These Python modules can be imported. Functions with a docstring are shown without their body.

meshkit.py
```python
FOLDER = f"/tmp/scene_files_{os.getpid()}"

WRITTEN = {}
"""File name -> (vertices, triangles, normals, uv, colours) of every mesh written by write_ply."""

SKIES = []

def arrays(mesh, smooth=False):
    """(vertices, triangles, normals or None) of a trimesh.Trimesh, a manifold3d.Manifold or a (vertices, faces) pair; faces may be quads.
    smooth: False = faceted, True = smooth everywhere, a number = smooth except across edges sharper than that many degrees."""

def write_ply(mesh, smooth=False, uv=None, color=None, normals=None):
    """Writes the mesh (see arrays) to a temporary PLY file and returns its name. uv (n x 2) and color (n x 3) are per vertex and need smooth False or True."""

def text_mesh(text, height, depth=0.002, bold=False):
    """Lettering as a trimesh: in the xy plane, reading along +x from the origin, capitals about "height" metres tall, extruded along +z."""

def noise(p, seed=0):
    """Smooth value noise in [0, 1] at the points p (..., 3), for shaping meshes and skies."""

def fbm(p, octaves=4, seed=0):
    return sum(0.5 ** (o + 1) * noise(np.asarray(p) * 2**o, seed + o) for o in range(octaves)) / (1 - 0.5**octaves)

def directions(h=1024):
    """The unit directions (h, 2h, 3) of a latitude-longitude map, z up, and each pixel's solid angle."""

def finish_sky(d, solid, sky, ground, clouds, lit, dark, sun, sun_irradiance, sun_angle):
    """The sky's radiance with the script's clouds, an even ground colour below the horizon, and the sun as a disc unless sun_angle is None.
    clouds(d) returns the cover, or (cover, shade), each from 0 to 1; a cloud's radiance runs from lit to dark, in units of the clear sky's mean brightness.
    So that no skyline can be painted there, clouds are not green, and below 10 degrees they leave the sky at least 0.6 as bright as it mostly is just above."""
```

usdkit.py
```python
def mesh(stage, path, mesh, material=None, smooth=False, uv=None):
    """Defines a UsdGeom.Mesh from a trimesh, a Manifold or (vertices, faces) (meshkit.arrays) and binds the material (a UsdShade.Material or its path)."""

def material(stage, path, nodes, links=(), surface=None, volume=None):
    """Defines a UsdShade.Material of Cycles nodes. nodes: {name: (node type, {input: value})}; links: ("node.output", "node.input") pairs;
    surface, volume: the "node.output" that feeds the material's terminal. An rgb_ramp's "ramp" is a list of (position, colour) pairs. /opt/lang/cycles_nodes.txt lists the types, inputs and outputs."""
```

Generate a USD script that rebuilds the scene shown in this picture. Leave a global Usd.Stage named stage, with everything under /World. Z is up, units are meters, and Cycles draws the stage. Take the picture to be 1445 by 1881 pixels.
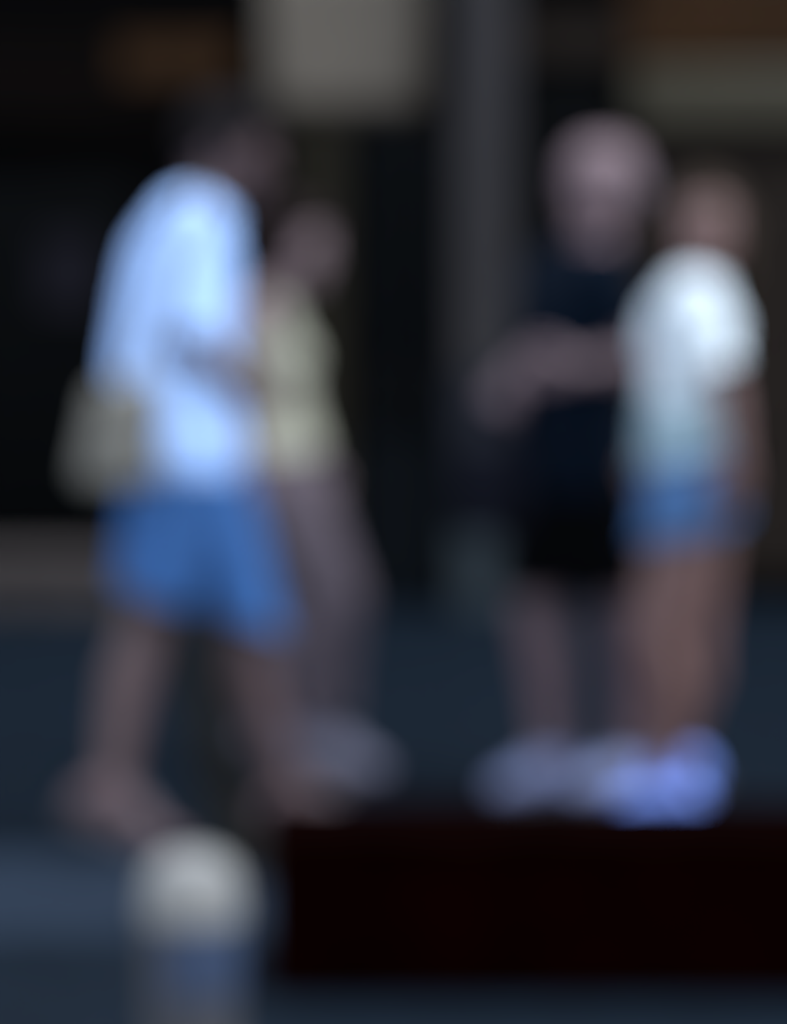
import math
import numpy as np, trimesh, usdkit, meshkit
from manifold3d import Manifold, Mesh
from shapely.geometry import Polygon
from pxr import Usd, UsdGeom, UsdLux, Gf, Sdf

stage = Usd.Stage.CreateInMemory()
UsdGeom.SetStageUpAxis(stage, UsdGeom.Tokens.z)
UsdGeom.SetStageMetersPerUnit(stage, 1.0)
UsdGeom.Xform.Define(stage, '/World')

# ---------------------------------------------------------------- camera, sky, sun, exposure
W, H, F_PX, CAM_H, HORIZON = 1445, 1881, 7430.0, 1.5, 385.0
PITCH = math.atan((H / 2 - HORIZON) / F_PX)
BLUR_PX, FOCUS = 122.0, 1.9                      # the photograph is focused far in front of everything
FOCAL = F_PX * 36.0 / W
cam = UsdGeom.Camera.Define(stage, '/World/camera')
cam.AddTranslateOp().Set(Gf.Vec3d(0, 0, CAM_H))
cam.AddRotateXOp().Set(90.0 - math.degrees(PITCH))
cam.CreateHorizontalApertureAttr(36.0)
cam.CreateVerticalApertureAttr(36.0 * H / W)
cam.CreateFocalLengthAttr(FOCAL)
cam.CreateClippingRangeAttr(Gf.Vec2f(0.1, 200))
LENS_D = BLUR_PX / (F_PX * (1 / FOCUS - 1 / 10.0))    # metres of open lens
cam.CreateFStopAttr(FOCAL / 1000.0 / LENS_D)
cam.CreateFocusDistanceAttr(FOCUS)
cam.CreateExposureAttr(1.0)

sky = UsdLux.DomeLight.Define(stage, '/World/sky')
sky.CreateColorAttr(Gf.Vec3f(0.74, 0.84, 1.0))
sky.CreateIntensityAttr(0.36)
sun = UsdLux.DistantLight.Define(stage, '/World/sun')
sun.CreateColorAttr(Gf.Vec3f(0.92, 0.96, 1.0))
sun.CreateIntensityAttr(2.3)
sun.CreateAngleAttr(30.0)
sun.AddRotateZOp().Set(62.0)
sun.AddRotateXOp().Set(31.0)          # high behind the camera's right shoulder

# ---------------------------------------------------------------- helpers
_c, _s = math.cos(PITCH), math.sin(PITCH)


def at(px, py, Y):
    """World point at depth Y behind picture point (px, py) of the 1445 x 1881 frame."""
    u, v = (px - W / 2) / F_PX, (H / 2 - py) / F_PX
    dx, dy, dz = u, _c + v * _s, -_s + v * _c
    return np.array([dx / dy * Y, Y, CAM_H + dz / dy * Y])


def unit(v):
    v = np.asarray(v, float)
    return v / np.linalg.norm(v)


used = {}


def numbered(path):
    n = used.get(path, 0)
    used[path] = n + 1
    return path if n == 0 else f'{path}_{n:03d}'


def say(p, label=None, cat=None, group=None, kind=None):
    p = p.GetPrim() if hasattr(p, 'GetPrim') else p
    for k, v in (('label', label), ('category', cat), ('group', group), ('kind', kind)):
        if v:
            p.SetCustomDataByKey(k, v)
    return p


def thing(name, label, cat, loc=(0, 0, 0)):
    x = UsdGeom.Xform.Define(stage, numbered('/World/' + name))
    x.AddTranslateOp().Set(Gf.Vec3d(*map(float, loc)))
    say(x, label, cat)
    x.loc = np.asarray(loc, float)
    return x


def obj(name, m, mat, parent=None, loc=None, smooth=40, label=None):
    """One mesh prim. World-space vertices are moved into the frame of the thing they belong to."""
    if isinstance(m, Manifold):
        m = tri(m)
    m = m.copy()
    base = '/World' if parent is None else str(parent.GetPath())
    off = np.zeros(3) if parent is None else parent.loc
    m.apply_translation(-off)
    p = usdkit.mesh(stage, numbered(base + '/' + name), m, mat, smooth=smooth)
    p.loc = off
    if label:
        say(p, label)
    return p


def tri(m):
    g = m.to_mesh()
    return trimesh.Trimesh(np.array(g.vert_properties[:, :3], float), np.array(g.tri_verts, int), process=False)


def man(t):
    return Manifold(Mesh(np.asarray(t.vertices, np.float32), np.asarray(t.faces, np.uint32)))


_ball = trimesh.creation.icosphere(2).vertices


def hull(*balls):
    return Manifold.hull_points(np.vstack([_ball * r + np.asarray(p, float) for p, r in balls]))


def union(parts):
    out = parts[0]
    for p in parts[1:]:
        out = out + p
    return out


def soften(m, edge=0.012, rounds=10, wrinkle=0.0, scale=9.0, seed=0):
    t = tri(m.refine_to_length(edge))
    t = trimesh.Trimesh(t.vertices, t.faces, process=True)
    trimesh.smoothing.filter_taubin(t, lamb=0.5, nu=0.52, iterations=rounds)
    if wrinkle:
        n = np.array(t.vertex_normals)
        q = t.vertices * np.array([scale, scale, scale * 0.6])
        t.vertices = t.vertices + n * (wrinkle * 2 * (meshkit.fbm(q, 3, seed) - 0.5))[:, None]
    return man(t)


def box(x0, x1, y0, y1, z0, z1, r=0.006):
    r = min(r, (x1 - x0) / 2.01, (y1 - y0) / 2.01, (z1 - z0) / 2.01)
    pts = []
    for x in (x0, x1):
        for y in (y0, y1):
            for z in (z0, z1):
                sx, sy, sz = (r if x == x0 else -r), (r if y == y0 else -r), (r if z == z0 else -r)
                pts += [(x + sx, y + sy, z), (x + sx, y, z + sz), (x, y + sy, z + sz)]
    return Manifold.hull_points(np.array(pts, float))


def lathe(profile, n=40):
    return trimesh.creation.revolve(np.array(profile, float), sections=n)


def M(name, col, rough=0.7, var=0.12, scale=8.0, bump=0.0, bscale=60.0, spec=0.4, **extra):
    """A procedural surface: the colour, varied by noise, with fine relief."""
    nodes = {'tc': ('texture_coordinate', {}),
             'n': ('noise_texture', {'scale': scale, 'detail': 4.0}),
             'r': ('rgb_ramp', {'ramp': [(0.3, tuple(c * (1 - var) for c in col)), (0.7, tuple(min(1, c * (1 + var)) for c in col))]}),
             'p': ('principled_bsdf', {'roughness': rough, 'specular_ior_level': spec, **extra})}
    links = [('tc.object', 'n.vector'), ('n.fac', 'r.fac'), ('r.color', 'p.base_color')]
    if bump:
        nodes['bn'] = ('noise_texture', {'scale': bscale, 'detail': 3.0})
        nodes['b'] = ('bump', {'strength': bump, 'distance': 0.004})
        links += [('tc.object', 'bn.vector'), ('bn.fac', 'b.height'), ('b.normal', 'p.normal')]
    return usdkit.material(stage, '/World/Looks/' + name, nodes, links, surface='p.BSDF')


def weave(name, col, rough=0.9, var=0.1):
    return M(name, col, rough, var, scale=30.0, bump=0.5, bscale=420.0, spec=0.06)


# ---------------------------------------------------------------- materials
asphalt = M('asphalt', (0.004037, 0.00741, 0.01213), 0.62, 0.18, 5.0, 0.8, 160.0, spec=0.03)
ground_pale = M('ground_pale', (0.0125, 0.0190, 0.0300), 0.62, 0.18, 5.0, 0.8, 160.0, spec=0.03)
drain_iron = M('drain_iron', (0.00567, 0.005535, 0.00513), 0.75, 0.2, 20.0, 0.4, 90.0, spec=0.03)
facade_black = M('facade_black', (0.00072, 0.0006, 0.0006), 0.7, 0.3, 3.0, 0.3, spec=0.02)
dark_glass = M('dark_glass', (0.00048, 0.00072, 0.00084), 0.25, 0.1, 2.0, spec=0.03)
door_blue = M('door_blue', (0.00315, 0.00468, 0.00612), 0.55, 0.2, 3.0, spec=0.05)
pillar_grey = M('pillar_grey', (0.02027, 0.01815, 0.01904), 0.75, 0.1, 6.0, 0.4, spec=0.2)
base_teal = M('base_teal', (0.015, 0.0222, 0.027), 0.7, 0.15, 6.0, 0.4, spec=0.2)
band_navy = M('band_navy', (0.006, 0.0072, 0.012), 0.7, 0.15, 6.0, spec=0.2)
sign_beige = M('sign_beige', (0.0918, 0.07618, 0.05865), 0.6, 0.06, 3.0, spec=0.2)
sign_olive = M('sign_olive', (0.02832, 0.02352, 0.01294), 0.6, 0.08, 3.0, spec=0.2)
wood_olive = M('wood_olive', (0.012, 0.0096, 0.0051), 0.6, 0.2, 10.0, spec=0.08)
wood_umber = M('wood_umber', (0.02094, 0.00825, 0.001617), 0.6, 0.25, 7.0, spec=0.08)
wood_brown = M('wood_brown', (0.0066, 0.0051, 0.00432), 0.65, 0.2, 7.0, spec=0.05)
beam_dark = M('beam_dark', (0.001502, 0.000756, 0.0004914), 0.65, 0.2, 7.0, spec=0.03)
wood_taupe = M('wood_taupe', (0.01242, 0.00902, 0.00693), 0.65, 0.2, 7.0, spec=0.04)
poster_plum = M('poster_plum', (0.006, 0.0054, 0.0084), 0.6, 0.15, 6.0, spec=0.05)
stone_step = M('stone_step', (0.0342, 0.0279, 0.0261), 0.8, 0.12, 10.0, 0.5, spec=0.2)
bench_dark = M('bench_dark', (0.00273, 0.00028, 0.00014), 0.75, 0.3, 8.0, 0.2, spec=0.0)
bench_top = M('bench_top', (0.0024, 0.00066, 0.0006), 0.7, 0.3, 8.0, 0.2, spec=0.0)
bollard_white = M('bollard_white', (0.1662, 0.1622, 0.1524), 0.55, 0.08, 14.0, 0.2)
bollard_grey = M('bollard_grey', (0.036, 0.036, 0.042), 0.6, 0.1, 14.0, 0.2)
bollard_blue = M('bollard_blue', (0.02232, 0.0372, 0.0744), 0.5, 0.1, 14.0)

skin_a = M('skin_tan', (0.06285, 0.03706, 0.03692), 0.5, 0.08, 20.0, spec=0.3)
skin_b = M('skin_rosy', (0.1569, 0.1078, 0.1108), 0.5, 0.08, 20.0, spec=0.3)
skin_c = M('skin_pale', (0.1251, 0.08088, 0.08744), 0.48, 0.08, 20.0, spec=0.35)
skin_d = M('skin_warm', (0.1286, 0.07074, 0.06224), 0.5, 0.08, 20.0, spec=0.3)
eye_white = M('eye_white', (0.5, 0.5, 0.5), 0.2, 0.03)
iris_dark = M('iris_dark', (0.02, 0.012, 0.008), 0.2, 0.1)
hair_dark = M('hair_dark', (0.0038, 0.00252, 0.00304), 0.6, 0.4, 60.0, 0.8, 300.0, spec=0.06)
hair_auburn = M('hair_auburn', (0.0099, 0.0052, 0.0048), 0.6, 0.4, 60.0, 0.8, 300.0, spec=0.06)
hair_grey = M('hair_grey', (0.132, 0.12, 0.141), 0.6, 0.3, 60.0, 0.8, 300.0, spec=0.06)
hair_blond = M('hair_blond', (0.0252, 0.01688, 0.01053), 0.6, 0.4, 60.0, 0.8, 300.0, spec=0.06)
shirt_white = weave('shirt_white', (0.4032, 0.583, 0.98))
denim_blue = weave('denim_blue', (0.0391, 0.1091, 0.2805), var=0.18)
canvas_khaki = weave('canvas_khaki', (0.1459, 0.139, 0.1211), var=0.15)
top_olive = weave('top_olive', (0.2926, 0.2858, 0.2226))
trousers_mauve = weave('trousers_mauve', (0.09844, 0.07875, 0.09187))
shirt_navy = weave('shirt_navy', (0.000528, 0.003218, 0.00825))
shorts_black = weave('shorts_black', (0.0006, 0.0007, 0.0011))
top_white = weave('top_white', (0.61, 0.6725, 0.7038))
waist_blue = weave('waist_blue', (0.2447, 0.3366, 0.3774))
denim_pale = weave('denim_pale', (0.0527, 0.1137, 0.2376), var=0.18)
shoe_red = M('shoe_red', (0.0676, 0.0396, 0.0432), 0.7, 0.15, 20.0, 0.3)
shoe_lilac = M('shoe_lilac', (0.132, 0.1232, 0.1672), 0.7, 0.1, 20.0, 0.3)
shoe_bluegrey = M('shoe_bluegrey', (0.176, 0.2, 0.336), 0.7, 0.1, 20.0, 0.3)
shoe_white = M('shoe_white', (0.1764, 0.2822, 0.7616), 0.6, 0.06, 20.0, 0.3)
sole_grey = M('sole_grey', (0.0375, 0.0375, 0.045), 0.8, 0.1, 20.0)
lace_grey = M('lace_grey', (0.15, 0.15, 0.17), 0.8, 0.1, 20.0)
bag_navy = weave('bag_navy', (0.005, 0.0055, 0.0095))
leather_dark = M('leather_dark', (0.01, 0.008, 0.007), 0.5, 0.2, 20.0, 0.3)

# ---------------------------------------------------------------- the setting
WALL = 15.4


def on_wall(x0, y0, x1, y1, front, back=WALL + 0.02, r=0.006):
    a, b = at(x0, y0, front), at(x1, y1, front)
    return box(a[0], b[0], front, back, b[2], a[2], r)


g = obj('ground', box(-9, 9, -3, 30, -0.2, 0.0, 0.001), asphalt, smooth=False)
say(g, 'dark blue-grey asphalt pavement under all the walkers', 'ground', kind='structure')
g2 = obj('ground_band', box(-9, 9, 8.28, 9.36, -0.01, 0.003, 0.001), ground_pale, smooth=False)  # flat band of ground, coloured paler than the asphalt around it
say(g2, 'paler blue-grey band across the ground between bench and walkers', 'paving', kind='structure')
w = obj('wall_back', box(-8, 8, WALL, WALL + 0.4, 0, 6.5), facade_black, smooth=False)
say(w, 'black shopfront wall behind the walkers', 'wall', kind='structure')
w.loc = np.zeros(3)
obj('window_pane', on_wall(955, 128, 1135, 1040, WALL - 0.02), dark_glass, w, label='black shop window behind the bald man')
obj('window_rail', on_wall(940, 30, 1150, 112, WALL - 0.07), wood_taupe, w, label='brown-grey rail over the black window')
obj('window_pane', on_wall(-60, 330, 250, 985, WALL - 0.02), dark_glass, w, label='black shop window at the left')
obj('wall_panel', on_wall(1152, -60, 1520, 114, WALL - 0.08), wood_umber, w, label='orange-brown upper wall panel at the right')
obj('wall_panel', on_wall(1152, 252, 1520, 1060, WALL - 0.05), wood_taupe, w, label='dark brown wall panel behind the woman in white')
obj('wall_panel', on_wall(-60, -60, 455, 60, WALL - 0.05), facade_black, w)

d = thing('door_1', 'dark blue-black double shop door left of the grey pillar', 'door', at(735, 1100, WALL) * [1, 1, 0])
say(d, kind='structure')
DF = WALL - 0.05
for x0, x1 in ((652, 733), (737, 822)):
    lf = obj('door_leaf', on_wall(x0, 236, x1, 1102, DF), door_blue, d)
    obj('door_pane', on_wall(x0 + 14, 270, x1 - 14, 800, DF - 0.008, DF + 0.01), dark_glass, lf)
hp = at(728, 720, DF - 0.035)
obj('door_handle', hull((hp - [0, 0, 0.09], 0.009), (hp + [0, 0, 0.09], 0.009)), pillar_grey, d)
obj('door_frame', on_wall(640, 212, 834, 234, WALL - 0.09), wood_brown, d)

PY = 15.0
p0, p1 = at(836, 600, PY), at(942, 600, PY)
pl = thing('pillar', 'square grey street pillar between the shop door and the bald man', 'pillar', ((p0[0] + p1[0]) / 2, PY + 0.1, 0))
say(pl, kind='structure')
hw, cx = (p1[0] - p0[0]) / 2, (p0[0] + p1[0]) / 2


def pz(py):
    return at(880, py, PY)[2]


obj('pillar_shaft', box(cx - hw, cx + hw, PY, PY + 2 * hw, pz(690), 6.2, 0.02), pillar_grey, pl)
obj('pillar_band', box(cx - hw - 0.006, cx + hw + 0.006, PY - 0.006, PY + 2 * hw + 0.006, pz(862), pz(688), 0.012), band_navy, pl, label='dark navy band round the pillar')
obj('pillar_base', box(cx - hw - 0.004, cx + hw + 0.004, PY - 0.004, PY + 2 * hw + 0.004, 0, pz(860), 0.012), base_teal, pl, label='teal-grey lower part of the pillar')

s = thing('sign_board', 'pale beige blank sign box above the shop door', 'sign', at(635, 110, WALL))
obj('sign_case', on_wall(488, -70, 782, 205, WALL - 0.16, WALL - 0.001, 0.05), sign_beige, s)
obj('sign_bracket', on_wall(600, 190, 670, 214, WALL - 0.06), wood_olive, s)
s = thing('sign_board', 'dim olive-grey sign band on the wall above the blond woman', 'sign', at(1300, 185, WALL))
obj('sign_case', on_wall(1158, 122, 1520, 236, WALL - 0.14, WALL - 0.001, 0.03), sign_olive, s)
obj('sign_trim', on_wall(1158, 236, 1520, 250, WALL - 0.12), wood_brown, s)
b = thing('wooden_post', 'narrow olive-brown wooden post below the beige sign', 'post', at(590, 1100, WALL) * [1, 1, 0])
obj('post_shaft', on_wall(548, 212, 632, 1060, WALL - 0.12, WALL - .001), wood_olive, b)
obj('post_foot', on_wall(538, 1060, 640, 1108, WALL - 0.14, WALL - .001), wood_brown, b)
b = thing('wall_beam', 'dim brown wooden beam across the dark wall at upper left', 'beam', at(300, 110, WALL))
obj('beam_body', on_wall(215, 70, 430, 150, WALL - 0.12, WALL - .001), wood_umber, b)
obj('beam_ledge', on_wall(-60, 150, 450, 232, WALL - 0.09, WALL - .001), beam_dark, b)
obj('beam_end', on_wall(-60, 66, 213, 150, WALL - 0.10, WALL - .001), beam_dark, b)
b = thing('poster_board', 'faint plum-grey framed board in the dark window at left', 'poster', at(125, 500, WALL))
obj('board_face', on_wall(72, 432, 178, 574, WALL - 0.045), poster_plum, b)
obj('board_frame', on_wall(62, 422, 188, 584, WALL - 0.035), facade_black, b)
SY = 15.0
st = thing('stone_step', 'long low brown-grey stone step against the wall at left', 'step', at(130, 1120, SY) * [1, 1, 0])
x_end = at(395, 1100, SY)[0]
obj('step_tread', box(-3.4, x_end + 0.02, SY - 0.02, WALL - 0.001, 0.15, 0.215, 0.012), stone_step, st)
for k in range(4):
    xa, xb = x_end - 0.72 * (k + 1), x_end - 0.72 * k - 0.006
    obj('step_block', box(xa, xb, SY + 0.004 * (k % 2), WALL - 0.001, 0, 0.15, 0.01), stone_step, st)

# a drain strip that runs from the street towards the wall
q0, q1 = at(455, 1640, 9.0), at(350, 1150, 14.4)
q0[2] = q1[2] = 0
n = unit(np.cross(q1 - q0, [0, 0, 1]))
dr = thing('drain_strip', 'dark grey drainage strip in the pavement behind the man with the bag', 'drain', q0)
say(dr, kind='structure')
hwid = 0.065
u = unit(q1 - q0)
L = np.linalg.norm(q1 - q0)


def bar(a, b, z0, z1, half):
    return Manifold.hull_points(np.array([p + n * s * half + [0, 0, z] for p in (a, b) for s in (-1, 1) for z in (z0, z1)]))


obj('channel', bar(q0, q1, -0.01, 0.004, hwid), drain_iron, dr, smooth=False)
for k in range(12):
    a = q0 + u * (L * k / 12 + 0.01)
    obj('grate', bar(a, q0 + u * (L * (k + 1) / 12 - 0.01), 0.003, 0.010, hwid - 0.012), drain_iron, dr, smooth=False)

# the low dark bench in the foreground and the bollard beside it
BY = 7.62
b0 = at(482, 1535, BY)
zt = b0[2]
bn = thing('bench', 'low dark brown block bench across the foreground', 'bench', (0.3, BY + .24, 0))
for k in range(3):
    ya = BY + 0.158 * k
    obj('seat_plank', box(b0[0], 1.25, ya, ya + 0.152, zt - 0.014, zt, 0.010), bench_top, bn)
obj('bench_body', box(b0[0] + 0.006, 1.24, BY + 0.008, BY + 0.46, 0.012, zt - 0.014, 0.006), bench_dark, bn)
obj('bench_foot', box(b0[0] + 0.03, 1.22, BY + .03, BY + .44, 0, 0.012, 0.004), bench_dark, bn)

bc = at(352, 1700, 7.0)
ztop = at(352, 1562, 7.0)[2]
bo = thing('bollard', 'squat bollard with white domed top and blue plate left of the bench', 'bollard', (bc[0], 7.0, 0))
R = 0.088
z1, z2 = ztop - 0.125, ztop - 0.245
T = lambda t: (t.apply_translation([bc[0], 7.0, 0]), t)[1]
obj('cap', T(lathe([(0, z1), (R, z1), (R, ztop - 0.085), (R * 0.93, ztop - 0.045), (R * 0.74, ztop - 0.018), (R * 0.42, ztop - 0.004), (0, ztop)])), bollard_white, bo, label='white domed cap')
ring = man(T(lathe([(R * .9, z2), (R * 0.99, z2), (R * 0.99, z1), (R * .9, z1), (R * .9, z2)])))
obj('band', ring.trim_by_plane((0.9, -0.43, 0), float(0.9 * (bc[0] - .02) - 0.43 * 7.0)), bollard_blue, bo, label='blue reflective plate under the cap')
obj('post', T(lathe([(0, 0), (R * .94, 0), (R * .94, z1), (0, z1)])), bollard_grey, bo)
obj('base_ring', T(lathe([(R, 0), (R + 0.02, 0), (R + 0.02, 0.02), (R + 0.008, 0.03), (R, 0.03), (R, 0)])), bollard_grey, bo)


# ---------------------------------------------------------------- people
def head_mesh(c, f, up, size=1.0):
    """A head with brow, nose, lips, chin and ears. c: centre of the skull, f: where the face looks, up."""
    f = unit(f)
    s = unit(np.cross(up, f))
    up = np.cross(f, s)
    P = lambda a, b, h: c + size * (a * f + b * s + h * up)
    B = lambda a, b, h, r: (P(a, b, h), r * size)
    skull = hull(B(-.035, 0, .035, .075), B(.025, 0, .042, .073), B(-.02, .007, .03, .071), B(-.02, -.007, .03, .071),
                 B(.055, .028, -.012, .034), B(.055, -.028, -.012, .034), B(-.04, 0, -.02, .055))
    jaw = hull(B(.045, .034, -.03, .032), B(.045, -.034, -.03, .032), B(.03, .036, -.062, .022), B(.03, -.036, -.062, .022), B(.072, .01, -.088, .018), B(.072, -.01, -.088, .018))
    cheek = hull(B(.055, .030, -.012, .033), B(.055, -.030, -.012, .033), B(.045, .032, -.045, .032), B(.045, -.032, -.045, .032), B(-.01, .028, -.02, .036), B(-.01, -.028, -.02, .036))
    base = soften(union([skull, cheek, jaw]), 0.007 * size, 40)
    nose = hull(B(.088, 0, .022, .007), B(.108, 0, -.020, .009), B(.092, .011, -.027, .008), B(.092, -.011, -.027, .008), B(.080, 0, -.02, .012))
    lip1 = hull(B(.084, .020, -.053, .005), B(.084, -.020, -.053, .005), B(.093, 0, -.051, .006), B(.08, 0, -.052, .008))
    lip2 = hull(B(.082, .016, -.064, .005), B(.082, -.016, -.064, .005), B(.090, 0, -.065, .007), B(.078, 0, -.062, .008))
    parts = [base, nose, lip1, lip2]
    for k in (-1, 1):
        parts.append(hull(B(.078, k * .016, .026, .009), B(.076, k * .034, .029, .009), B(.068, k * .046, .025, .008)))
        parts.append(hull(B(.000, k * .070, .016, .009), B(-.014, k * .084, .028, .006), B(-.024, k * .086, .018, .006), B(-.020, k * .084, -.004, .006), B(-.006, k * .074, -.026, .006)))
    h = union(parts)
    for k in (-1, 1):
        h = h - hull(B(.094, k * .031, .006, .013), B(.098, k * .037, .006, .012))
    for k in (-1, 1):                                       # eyelids
        h = h + hull(B(.076, k * .020, .015, .008), B(.078, k * .031, .018, .008), B(.073, k * .043, .014, .008)) + hull(B(.074, k * .021, -.006, .006), B(.075, k * .041, -.006, .006))
    m = soften(h, 0.005 * size, 8)
    eyes = [(P(.074, k * .031, .006), P(.0820, k * .031, .006)) for k in (-1, 1)]
    return m, eyes, P, (f, s, up)


def hand_mesh(wrist, d, palm, thumb, curl=35, size=1.0):
    """Palm, four unequal bent fingers and a thumb. d: towards the fingers; palm: the way the palm faces; thumb: the side of the thumb."""
    d = unit(d)
    palm = unit(palm - np.dot(palm, d) * np.asarray(d))
    t = unit(np.cross(palm, d))
    if np.dot(t, thumb) < 0:
        t = -t
    P = lambda a, b, h: wrist + size * (a * d + b * t + h * palm)
    parts = [hull((wrist, .026 * size), (P(.03, .018, 0), .018 * size), (P(.03, -.018, 0), .018 * size)),
             hull((P(.025, .020, 0), .016 * size), (P(.025, -.020, 0), .016 * size), (P(.088, .030, .002), .0125 * size), (P(.084, -.030, .002), .012 * size))]
    for off, ln in ((.029, .074), (.0095, .083), (-.0105, .077), (-.030, .060)):
        p, ang = P(.086, off, .002), 0.0
        for seg, frac in enumerate((.46, .30, .24)):
            ang += math.radians(curl * (0.8, 1.15, 0.8)[seg])
            q = p + size * ln * frac * (math.cos(ang) * d + math.sin(ang) * palm)
            parts.append(hull((p, (.0096 - .0009 * seg) * size), (q, (.0088 - .0009 * seg) * size)))
            p = q
    a0, a1 = P(.022, .022, .006), P(.055, .048, .014)
    a2, a3 = P(.082, .054, .024), P(.103, .049, .034)
    parts += [hull((a0, .016 * size), (a1, .0115 * size)), hull((a1, .0115 * size), (a2, .0100 * size)), hull((a2, .0098 * size), (a3, .0082 * size))]
    return soften(union(parts), 0.0035, 9)


def foot_frame(px, Y, heading, pitch):
    """Ground frame of a foot: returns a function (along, side, up) -> world. pitch lifts the heel about the ball of the foot (negative lifts the toes about the heel)."""
    f = np.array([math.cos(heading), math.sin(heading), 0])
    s = np.array([-math.sin(heading), math.cos(heading), 0])
    o = np.array([(px - W / 2) / F_PX * Y, Y, 0])
    piv = .13 if pitch >= 0 else -.05
    c, sn = math.cos(math.radians(pitch)), math.sin(math.radians(pitch))

    def P(a, b, h):
        da = a - piv
        return o + f * (piv + da * c + h * sn) + s * b + np.array([0, 0, -da * sn + h * c])
    return P


def foot_body(P, k=1.0):
    return [hull((P(0, 0, .085), .036), (P(-.045, 0, .045), .030), (P(.02, 0, .045), .030)),
            hull((P(0, 0, .08), .034), (P(-.045, 0, .038), .026), (P(.12, .024, .036), .022), (P(.12, -.022, .034), .020)),
            hull((P(.12, .024, .034), .020), (P(.12, -.022, .032), .018), (P(.175, .012, .030), .014), (P(.17, -.012, .028), .013))]


def make_shoe(person, P, mat, laces=True, sole=sole_grey, label=None, size=1.0):
    upper = union([hull((P(-.002, 0, .100), .043), (P(-.050, 0, .055), .038), (P(.02, 0, .055), .040)),
                   hull((P(0, 0, .085), .042), (P(-.05, 0, .044), .036), (P(.12, .026, .046), .030), (P(.12, -.024, .044), .028), (P(.06, 0, .072), .034)),
                   hull((P(.12, .026, .042), .030), (P(.12, -.024, .040), .028), (P(.185, .013, .038), .022), (P(.18, -.014, .036), .020))])
    upper = soften(upper, 0.008, 6)
    sh = obj('shoe', upper, mat, person, label=label)
    out = []
    for a, b in ((-.092, 0), (-.08, .03), (-.03, .040), (.04, .040), (.12, .058), (.175, .045), (.208, .012), (.20, -.02), (.16, -.048), (.11, -.055), (.04, -.038), (-.03, -.040), (-.08, -.03)):
        out += [P(a, b, 0.0), P(a, b * .98, .022)]
    obj('sole', Manifold.hull_points(np.array(out)), sole, sh, smooth=30)
    if laces:
        parts = []
        for k in range(4):
            a = .045 + .020 * k
            h = .126 - .012 * k
            parts += [hull((P(a, -.020, h - .006), .0035), (P(a, 0, h + .002), .0035)), hull((P(a, 0, h + .002), .0035), (P(a + .004, .022, h - .006), .0035))]
        obj('laces', union(parts), lace_grey, sh, smooth=30)
    return sh


def ell(a, ra, b, rb):
    return hull((a, ra), (b, rb))


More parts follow.
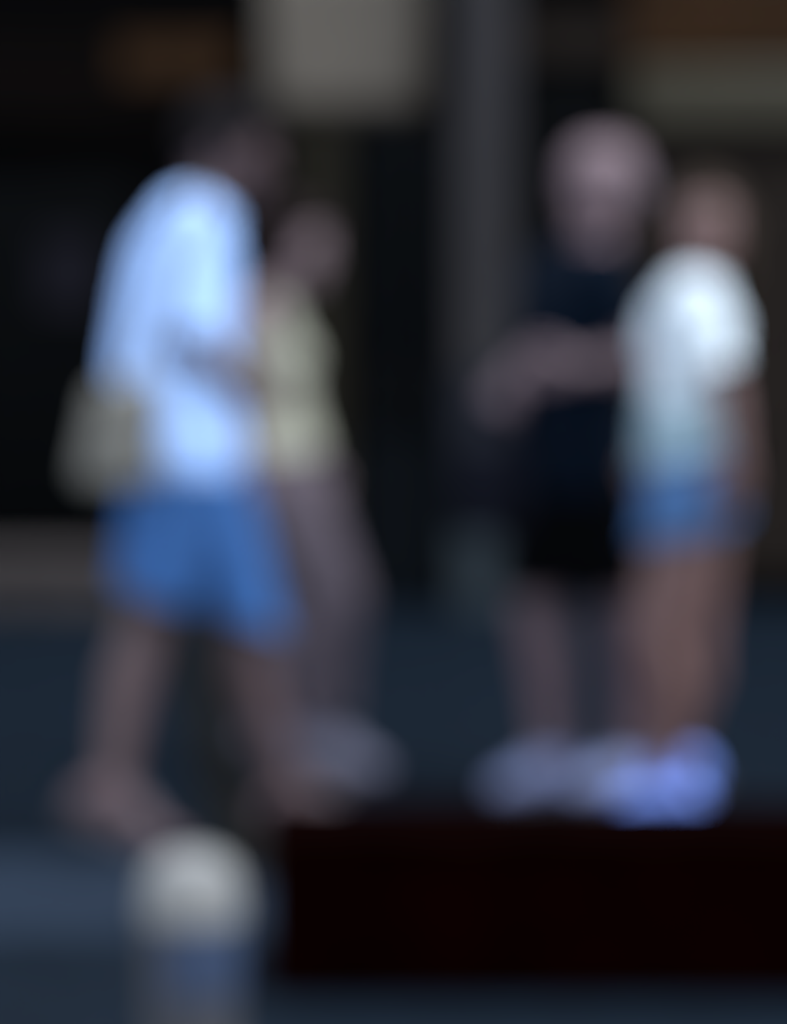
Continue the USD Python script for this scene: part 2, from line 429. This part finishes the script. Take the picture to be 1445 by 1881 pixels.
def person(spec, label):
    """Builds one person from a dictionary of joints; returns (the thing, joints, helper data)."""
    Y = spec['Y']
    J = {k: at(v[0], v[1], Y + v[2]) for k, v in spec['J'].items()}
    feet = [foot_frame(px, Y + dy, math.radians(hd), pt) for px, dy, hd, pt in spec['feet']]
    for k, P in zip('LR', feet):
        J['ankle' + k] = P(0, 0, .09)
    fw = unit(spec['face'])
    side = unit(np.cross([0, 0, 1], spec['front']))        # the person's left
    front = unit(np.cross(side, [0, 0, 1]))
    cw, ww, pw = spec.get('chest_w', .09), spec.get('waist_w', .075), spec.get('pelvis_w', .085)
    cr, wr, pr = spec.get('chest_r', .105), spec.get('waist_r', .095), spec.get('pelvis_r', .10)
    ar, lr = spec.get('arm_r', 1.0), spec.get('leg_r', 1.0)
    ground = np.mean([P(0, 0, 0) for P in feet], axis=0) * [1, 1, 0]
    t = thing('person', label, 'person', ground)
    hd, eyes, HP, axes = head_mesh(J['head'], fw, unit(spec.get('up', (0, 0, 1))), spec.get('head_size', 1.0))

    def torso(e):
        S = [J['shoulderL'], J['shoulderR']]
        c, w_, p = J['chest'], J['waist'], J['pelvis']
        out = [hull((S[0], .052 + e), (S[1], .052 + e), (c + side * cw, cr + e), (c - side * cw, cr + e)),
               hull((c + side * cw, cr + e), (c - side * cw, cr + e), (w_ + side * ww, wr + e), (w_ - side * ww, wr + e)),
               hull((w_ + side * ww, wr + e), (w_ - side * ww, wr + e), (p + side * pw, pr + e), (p - side * pw, pr + e)),
               hull((J['neck'] if e == 0 else J['neck'] * .62 + c * .38, .050 + e), (S[0], .040 + e), (S[1], .040 + e), (c, .07 + e))]
        if spec.get('bust'):
            for k in (-1, 1):
                b_ = c + front * (cr - .030) + side * k * .058 + np.array([0, 0, -.035])
                out.append(hull((b_, .058 + e), (c + side * k * .06, .08 + e)))
        return out

    def arm(k, e, upper=True, fore=True):
        s_, el, wr_ = J['shoulder' + k], J['elbow' + k], J['wrist' + k]
        out = []
        if upper:
            out.append(hull((s_, .053 * ar + e), (s_ * .6 + el * .4, .046 * ar + e), (el, .038 * ar + e)))
        if fore:
            out.append(hull((el, .038 * ar + e), (el * .7 + wr_ * .3, .040 * ar + e), (wr_, .026 * ar + e)))
        return out

    def leg(k, e, thigh=True, shin=True):
        h_, kn, an = J['hip' + k], J['knee' + k], J['ankle' + k]
        out = []
        if thigh:
            out.append(hull((h_, .088 * lr + e), (h_ * .55 + kn * .45, .076 * lr + e), (kn, .054 * lr + e)))
        if shin:
            back = -front * .018
            out += [hull((kn, .054 * lr + e), (kn * .68 + an * .32 + back, .056 * lr + e), (kn * .4 + an * .6 + back * .5, .044 * lr + e)),
                    hull((kn * .68 + an * .32 + back, .054 * lr + e), (an, .036 * lr + e))]
        return out

    limbs = torso(0) + [hull((J['neck'], .050), (HP(-.015, 0, -.03), .050))]
    for k in 'LR':
        limbs += arm(k, 0) + leg(k, 0)
    for P in feet:
        limbs += foot_body(P)
    body = soften(union(limbs), 0.014, 8)
    body = body + hd
    for k in 'LR':
        dirn, palm, thumb, curl = spec['hand' + k]
        body = body + hand_mesh(J['wrist' + k], dirn, np.array(palm, float), np.array(thumb, float), curl, spec.get('hand_size', 1.0))
    obj('body', body, spec['skin'], t, smooth=60)
    for a, b_ in eyes:
        e = obj('eye', hull((a, .0125)), eye_white, t)
        obj('iris', hull((b_, .0062)), iris_dark, e)
    return t, J, dict(torso=torso, arm=arm, leg=leg, HP=HP, axes=axes, side=side, front=front, feet=feet)


def garment(parts, cuts=(), thick=0.006, wrinkle=0.004, seed=0, grow=1.0, sleeves=()):
    """Cloth as a hollow shell: the softened outside, cut at its hems, less a thinner inside. parts(e): shapes grown by e; cuts: (normal, point) keeps the side the normal points to; sleeves: (shapes, shoulder, elbow, share of the upper arm covered)."""
    e = 0.016 * grow
    outer = soften(union(parts(e)), 0.016, 8, wrinkle, 9.0, seed)
    inside = soften(union(parts(e - thick)), 0.016, 8, wrinkle, 9.0, seed)
    for nrm, pt in cuts:
        nrm = unit(nrm)
        outer = outer.trim_by_plane(tuple(nrm), float(np.dot(nrm, pt)))
    for shapes, sh, el, share in sleeves:
        nrm = unit(sh - el)
        tube = soften(union(shapes(e)), 0.014, 6, wrinkle * .7, 9.0, seed + 50)
        outer = outer + tube.trim_by_plane(tuple(nrm), float(np.dot(nrm, sh + (el - sh) * share)))
        inside = inside + soften(union(shapes(e - thick)), 0.014, 6, wrinkle * .7, 9.0, seed + 50)
    return outer - inside


def sleeve(D, J, k, extra, share):
    return (lambda e: D['arm'](k, e + extra, True, False), J['shoulder' + k], J['elbow' + k], share)


def cap_hair(HP, balls, cut=(), seed=0, bump=0.006, edge=0.008):
    h = hull(*[(HP(a, b, c), r) for a, b, c, r in balls])
    for pts in cut:
        h = h - hull(*[(HP(a, b, c), r) for a, b, c, r in pts])
    return soften(h, edge, 4, bump, 30.0, seed)


Z = np.array([0, 0, 1.0])
X = np.array([1.0, 0, 0])
FAR = np.array([0, 1.0, 0])

# --- 1: man in the white shirt, striding to the right (his left side is the far one)
Y1 = 9.60
spec1 = dict(Y=Y1, front=(1, -0.05, 0), face=(0.97, -0.12, -0.22), up=(0.22, 0, 1), skin=skin_a, chest_r=.091, waist_r=.110, pelvis_r=.108,
             J=dict(head=(418, 282, 0), neck=(388, 362, 0), chest=(336, 490, 0), waist=(316, 675, 0), pelvis=(338, 830, 0),
                    shoulderL=(356, 415, .15), shoulderR=(348, 415, -.15), elbowL=(310, 620, .20), elbowR=(345, 630, -.19),
                    wristL=(300, 770, .20), wristR=(425, 704, -.19), hipL=(352, 872, .09), hipR=(332, 872, -.09), kneeL=(444, 1140, .10), kneeR=(268, 1150, -.10)),
             feet=[(534, .10, 0, 0), (166, -.20, 0, 22)],
             handL=(-Z + .1 * X, (0, -1, 0), (1, 0, 0), 40), handR=(X - .5 * Z, (0, 1, 0), (0.3, 0, 1), 38))
t1, J1, D1 = person(spec1, 'dark-haired man in a white shirt and blue denim shorts striding right')
hem = at(340, 868, Y1)
obj('shirt', garment(lambda e: D1['torso'](e + .012) + D1['leg']('L', e + .012, True, False)[:1] + D1['leg']('R', e + .012, True, False)[:1],
                     [(Z + .12 * X, hem)], seed=1, sleeves=[sleeve(D1, J1, 'L', .008, .9), sleeve(D1, J1, 'R', .008, .92)])
    - hull((at(394, 352, Y1), .062), (at(425, 300, Y1), .075)), shirt_white, t1)
obj('shorts', garment(lambda e: D1['torso'](e)[2:3] + D1['leg']('L', e + .026, True, True) + D1['leg']('R', e + .018, True, True),
                      [(Z + .36 * X, at(480, 1155, Y1)), (-Z, at(338, 822, Y1))], seed=2), denim_blue, t1)
belt_z = at(338, 838, Y1)
hair = cap_hair(D1['HP'], [(-.035, 0, .045, .085), (.020, 0, .060, .076), (-.06, 0, -.005, .055), (-.01, .02, .045, .075), (-.01, -.02, .045, .075)],
                [[(.11, .03, -.03, .07), (.11, -.03, -.03, .07), (.125, 0, .0, .062), (.05, 0, -.12, .08), (.03, .09, -.06, .05), (.03, -.09, -.06, .05)]], 3)
obj('hair', hair, hair_dark, t1)
for P in D1['feet']:
    make_shoe(t1, P, shoe_red, label=None)

# his shoulder bag
bgc = at(216, 800, Y1 - .35)
bag = thing('shoulder_bag', 'khaki canvas shoulder bag hanging behind the hip of the man in white', 'bag', bgc - [0, 0, .13])
body = hull((bgc + [-.055, -.04, -.085], .035), (bgc + [.055, -.04, -.085], .035), (bgc + [-.055, .04, -.085], .035), (bgc + [.055, .04, -.085], .035),
            (bgc + [-.03, -.035, .085], .03), (bgc + [.065, -.035, .10], .03), (bgc + [-.03, .035, .085], .03), (bgc + [.065, .035, .10], .03))
obj('bag_body', soften(body, .012, 6, .006, 14.0, 5), canvas_khaki, bag)
fl = hull((bgc + [-.048, -.068, -.01], .010), (bgc + [.068, -.068, .0], .010), (bgc + [-.028, -.055, .10], .016), (bgc + [.07, -.055, .115], .016))
obj('flap', soften(fl, .010, 4, .003, 14.0, 6), canvas_khaki, bag)
obj('buckle', box(bgc[0] - .004, bgc[0] + .022, bgc[1] - .086, bgc[1] - .076, bgc[2] - .03, bgc[2] + .004, .003), leather_dark, bag)
pts = [bgc + [.03, -.03, .12], at(262, 640, Y1 - .28), at(300, 540, Y1 - .26), at(330, 450, Y1 - .25), at(352, 385, Y1 - .24), at(366, 352, Y1 - .18)]
strap = union([hull((a, .009), (b_, .009), (a + FAR * .02, .007), (b_ + FAR * .02, .007)) for a, b_ in zip(pts[:-1], pts[1:])])
obj('strap', strap, canvas_khaki, bag)

# --- 2: woman in the olive top, behind him, walking right
Y2 = 10.67
spec2 = dict(Y=Y2, front=(1, -0.15, 0), face=(0.9, -0.42, -0.1), up=(0.06, 0, 1), skin=skin_b, bust=.9, chest_r=.080, waist_r=.080, pelvis_r=.105, arm_r=.85, leg_r=.95, head_size=.92, hand_size=.88,
             J=dict(head=(538, 456, 0), neck=(502, 540, 0), chest=(477, 640, 0), waist=(490, 760, 0), pelvis=(508, 880, 0),
                    shoulderL=(482, 588, .14), shoulderR=(460, 588, -.14), elbowL=(520, 730, .17), elbowR=(426, 712, -.17),
                    wristL=(560, 850, .16), wristR=(458, 850, -.20), hipL=(516, 905, .08), hipR=(510, 905, -.08), kneeL=(548, 1130, .08), kneeR=(606, 1095, -.08)),
             feet=[(490, .10, -8, 16), (575, .02, -30, 12)],
             handL=(X * .6 - Z, (0, -1, 0), (1, 0, 0), 30), handR=(X * .4 - Z, (0, 1, 0), (1, 0, 0), 30))
t2, J2, D2 = person(spec2, 'auburn-haired woman in an olive top and mauve trousers half behind the striding man')
obj('top', garment(lambda e: D2['torso'](e + .006), [(Z, at(520, 832, Y2)), (-Z + .25 * X, at(512, 545, Y2))], seed=7) - hull((J2['shoulderR'] - .03 * FAR, .078)) - hull((J2['shoulderL'] + .03 * FAR, .078)), top_olive, t2)
obj('trousers', garment(lambda e: D2['torso'](e)[2:3] + D2['leg']('L', e + .028) + D2['leg']('R', e + .028), [(Z, [0, 0, .16]), (-Z, at(540, 830, Y2))], seed=8), trousers_mauve, t2)
hair = cap_hair(D2['HP'], [(-.035, 0, .04, .085), (.015, 0, .055, .074), (-.055, .03, -.09, .045), (-.055, -.03, -.09, .045), (-.05, 0, -.15, .04), (-.025, .064, .012, .040), (-.025, -.064, .012, .040)],
                [[(.11, .03, -.03, .07), (.11, -.03, -.03, .07), (.12, 0, .0, .06), (.06, 0, -.14, .08)]], 9, .007)
obj('hair', hair, hair_auburn, t2)
for P in D2['feet']:
    make_shoe(t2, P, shoe_lilac)

# --- 3: bald man in navy, walking left (his left side is the near one)
Y3 = 10.27
spec3 = dict(Y=Y3, front=(-0.93, -0.36, 0), face=(-0.62, -0.78, -0.1), skin=skin_c, chest_r=.100, waist_r=.105, pelvis_r=.105, leg_r=1.12, chest_w=.08, head_size=1.08,
             J=dict(head=(1106, 344, 0), neck=(1096, 440, 0), chest=(1052, 570, 0), waist=(1050, 740, 0), pelvis=(1060, 880, 0),
                    shoulderL=(1104, 505, -.14), shoulderR=(1010, 505, .14), elbowL=(1176, 664, -.16), elbowR=(990, 640, .10),
                    wristL=(1056, 674, -.21), wristR=(950, 690, -.03), hipL=(1100, 900, -.06), hipR=(1028, 900, .06), kneeL=(1158, 1135, -.06), kneeR=(986, 1130, .04)),
             feet=[(1156, .04, 215, 0), (1016, .06, 222, 0)],
             handL=(-X - .05 * Z, (0.2, 1, 0.2), (0, 0, 1), 42), handR=(-X * .55 - Z, (.4, .6, 0), (-.5, -.6, 0), 62))
t3, J3, D3 = person(spec3, 'bald man in a navy T-shirt and black shorts walking left, forearm bent across him')
obj('shirt', garment(lambda e: D3['torso'](e + .010),
                     [(Z, at(1070, 905, Y3))], seed=11, sleeves=[sleeve(D3, J3, 'L', .012, .68), sleeve(D3, J3, 'R', .012, .68)]) - hull((at(1098, 430, Y3), .068), (at(1106, 360, Y3), .085)), shirt_navy, t3)
obj('shorts', garment(lambda e: D3['torso'](e)[2:3] + D3['leg']('L', e + .024) + D3['leg']('R', e + .024), [(Z, at(1066, 1085, Y3)), (-Z, at(1066, 850, Y3))], seed=12), shorts_black, t3)
fr = D3['HP']
hair = cap_hair(fr, [(-.050, .03, .0, .055), (-.050, -.03, .0, .055), (-.03, .052, .005, .030), (-.03, -.052, .005, .030)],
                [[(.0, 0, .12, .09), (.07, 0, .05, .07), (.06, 0, -.07, .06)]], 13, .003)
obj('hair', hair, hair_grey, t3, label='short grey hair round the back of the head')
for P in D3['feet']:
    make_shoe(t3, P, shoe_bluegrey)

hb = J3['wristR'] + unit(-X * .55 - Z) * .10
hx, hy, hz = hb - [.02, 0, 0]
nb = thing('carrier_bag', 'dark navy carrier bag held by the bald man in front of the pillar', 'bag', (hx, hy, hz - .33))
bd = Manifold.hull_points(np.array([(hx + sx * a, hy + sy * b_, hz + z) for a, b_, z in ((.090, .05, -.31), (.098, .055, -.19), (.094, .022, -.09)) for sx in (-1, 1) for sy in (-1, 1)]))
obj('bag_body', soften(bd, .012, 5, .005, 14.0, 15), bag_navy, nb)
for sy in (-1, 1):
    hp = [(hx - .045, hy + sy * .018, hz - .095), (hx - .030, hy + sy * .012, hz - .02), (hx, hy + sy * .008, hz + .004), (hx + .030, hy + sy * .012, hz - .02), (hx + .045, hy + sy * .018, hz - .095)]
    obj('bag_handle', union([hull((a, .006), (b_, .006)) for a, b_ in zip(hp[:-1], hp[1:])]), bag_navy, nb)

# --- 4: woman in the white top at the right edge, walking left in front of him
Y4 = 9.80
spec4 = dict(Y=Y4, front=(-0.99, -0.14, 0), face=(-0.15, -0.97, 0.10), up=(-.05, 0, 1), skin=skin_d, bust=.8, chest_r=.060, waist_r=.060, pelvis_r=.076, chest_w=.048, waist_w=.05, pelvis_w=.068, arm_r=.76, leg_r=1.0, head_size=.98, hand_size=.88,
             J=dict(head=(1298, 422, 0), neck=(1286, 500, 0), chest=(1268, 605, 0), waist=(1256, 745, 0), pelvis=(1262, 870, 0),
                    shoulderL=(1274, 556, -.12), shoulderR=(1268, 556, .12), elbowL=(1330, 705, -.17), elbowR=(1222, 700, .18),
                    wristL=(1350, 850, -.20), wristR=(1215, 820, .20), hipL=(1268, 905, -.07), hipR=(1280, 905, .07), kneeL=(1206, 1165, -.09), kneeR=(1280, 1170, .08)),
             feet=[(1234, .0, 188, 0), (1266, .16, 190, 22)],
             handL=(-X * .2 - Z, (0, 1, 0), (-1, 0, 0), 30), handR=(-X * .4 - Z, (0, -1, 0), (-1, 0, 0), 30))
t4, J4, D4 = person(spec4, 'blond woman in a bright white top and denim shorts walking left at the right edge')
obj('top', garment(lambda e: D4['torso'](e + .006), [(Z, at(1270, 745, Y4))], seed=21, sleeves=[sleeve(D4, J4, 'L', .005, .82), sleeve(D4, J4, 'R', .005, .82)])
    - hull((at(1286, 492, Y4), .062), (at(1298, 440, Y4), .075)), top_white, t4)
obj('waist_band', garment(lambda e: D4['torso'](e + .016)[1:3], [(Z - .25 * X, at(1250, 838, Y4)), (-Z + .1 * X, at(1260, 735, Y4))], seed=22), waist_blue, t4, label='pale blue band round the waist')  # pale blue shell filling the waist between white top and shorts
obj('shorts', garment(lambda e: D4['torso'](e)[2:3] + D4['leg']('L', e + .009, True, False) + D4['leg']('R', e + .009, True, False), [(Z - .15 * X, at(1262, 975, Y4)), (-Z, at(1262, 800, Y4))], seed=23), denim_pale, t4)
hair = cap_hair(D4['HP'], [(-.035, 0, .04, .086), (.018, 0, .056, .074), (-.05, .045, -.10, .042), (-.05, -.045, -.10, .042), (.0, .062, -.13, .028), (.0, -.062, -.13, .028), (-.018, .064, .016, .040), (-.018, -.064, .016, .040)],
                [[(.11, .03, -.03, .075), (.11, -.03, -.03, .075), (.12, 0, .0, .06), (.07, 0, -.16, .085)]], 24, .007)
obj('hair', hair, hair_blond, t4)
for P in D4['feet']:
    make_shoe(t4, P, shoe_white)
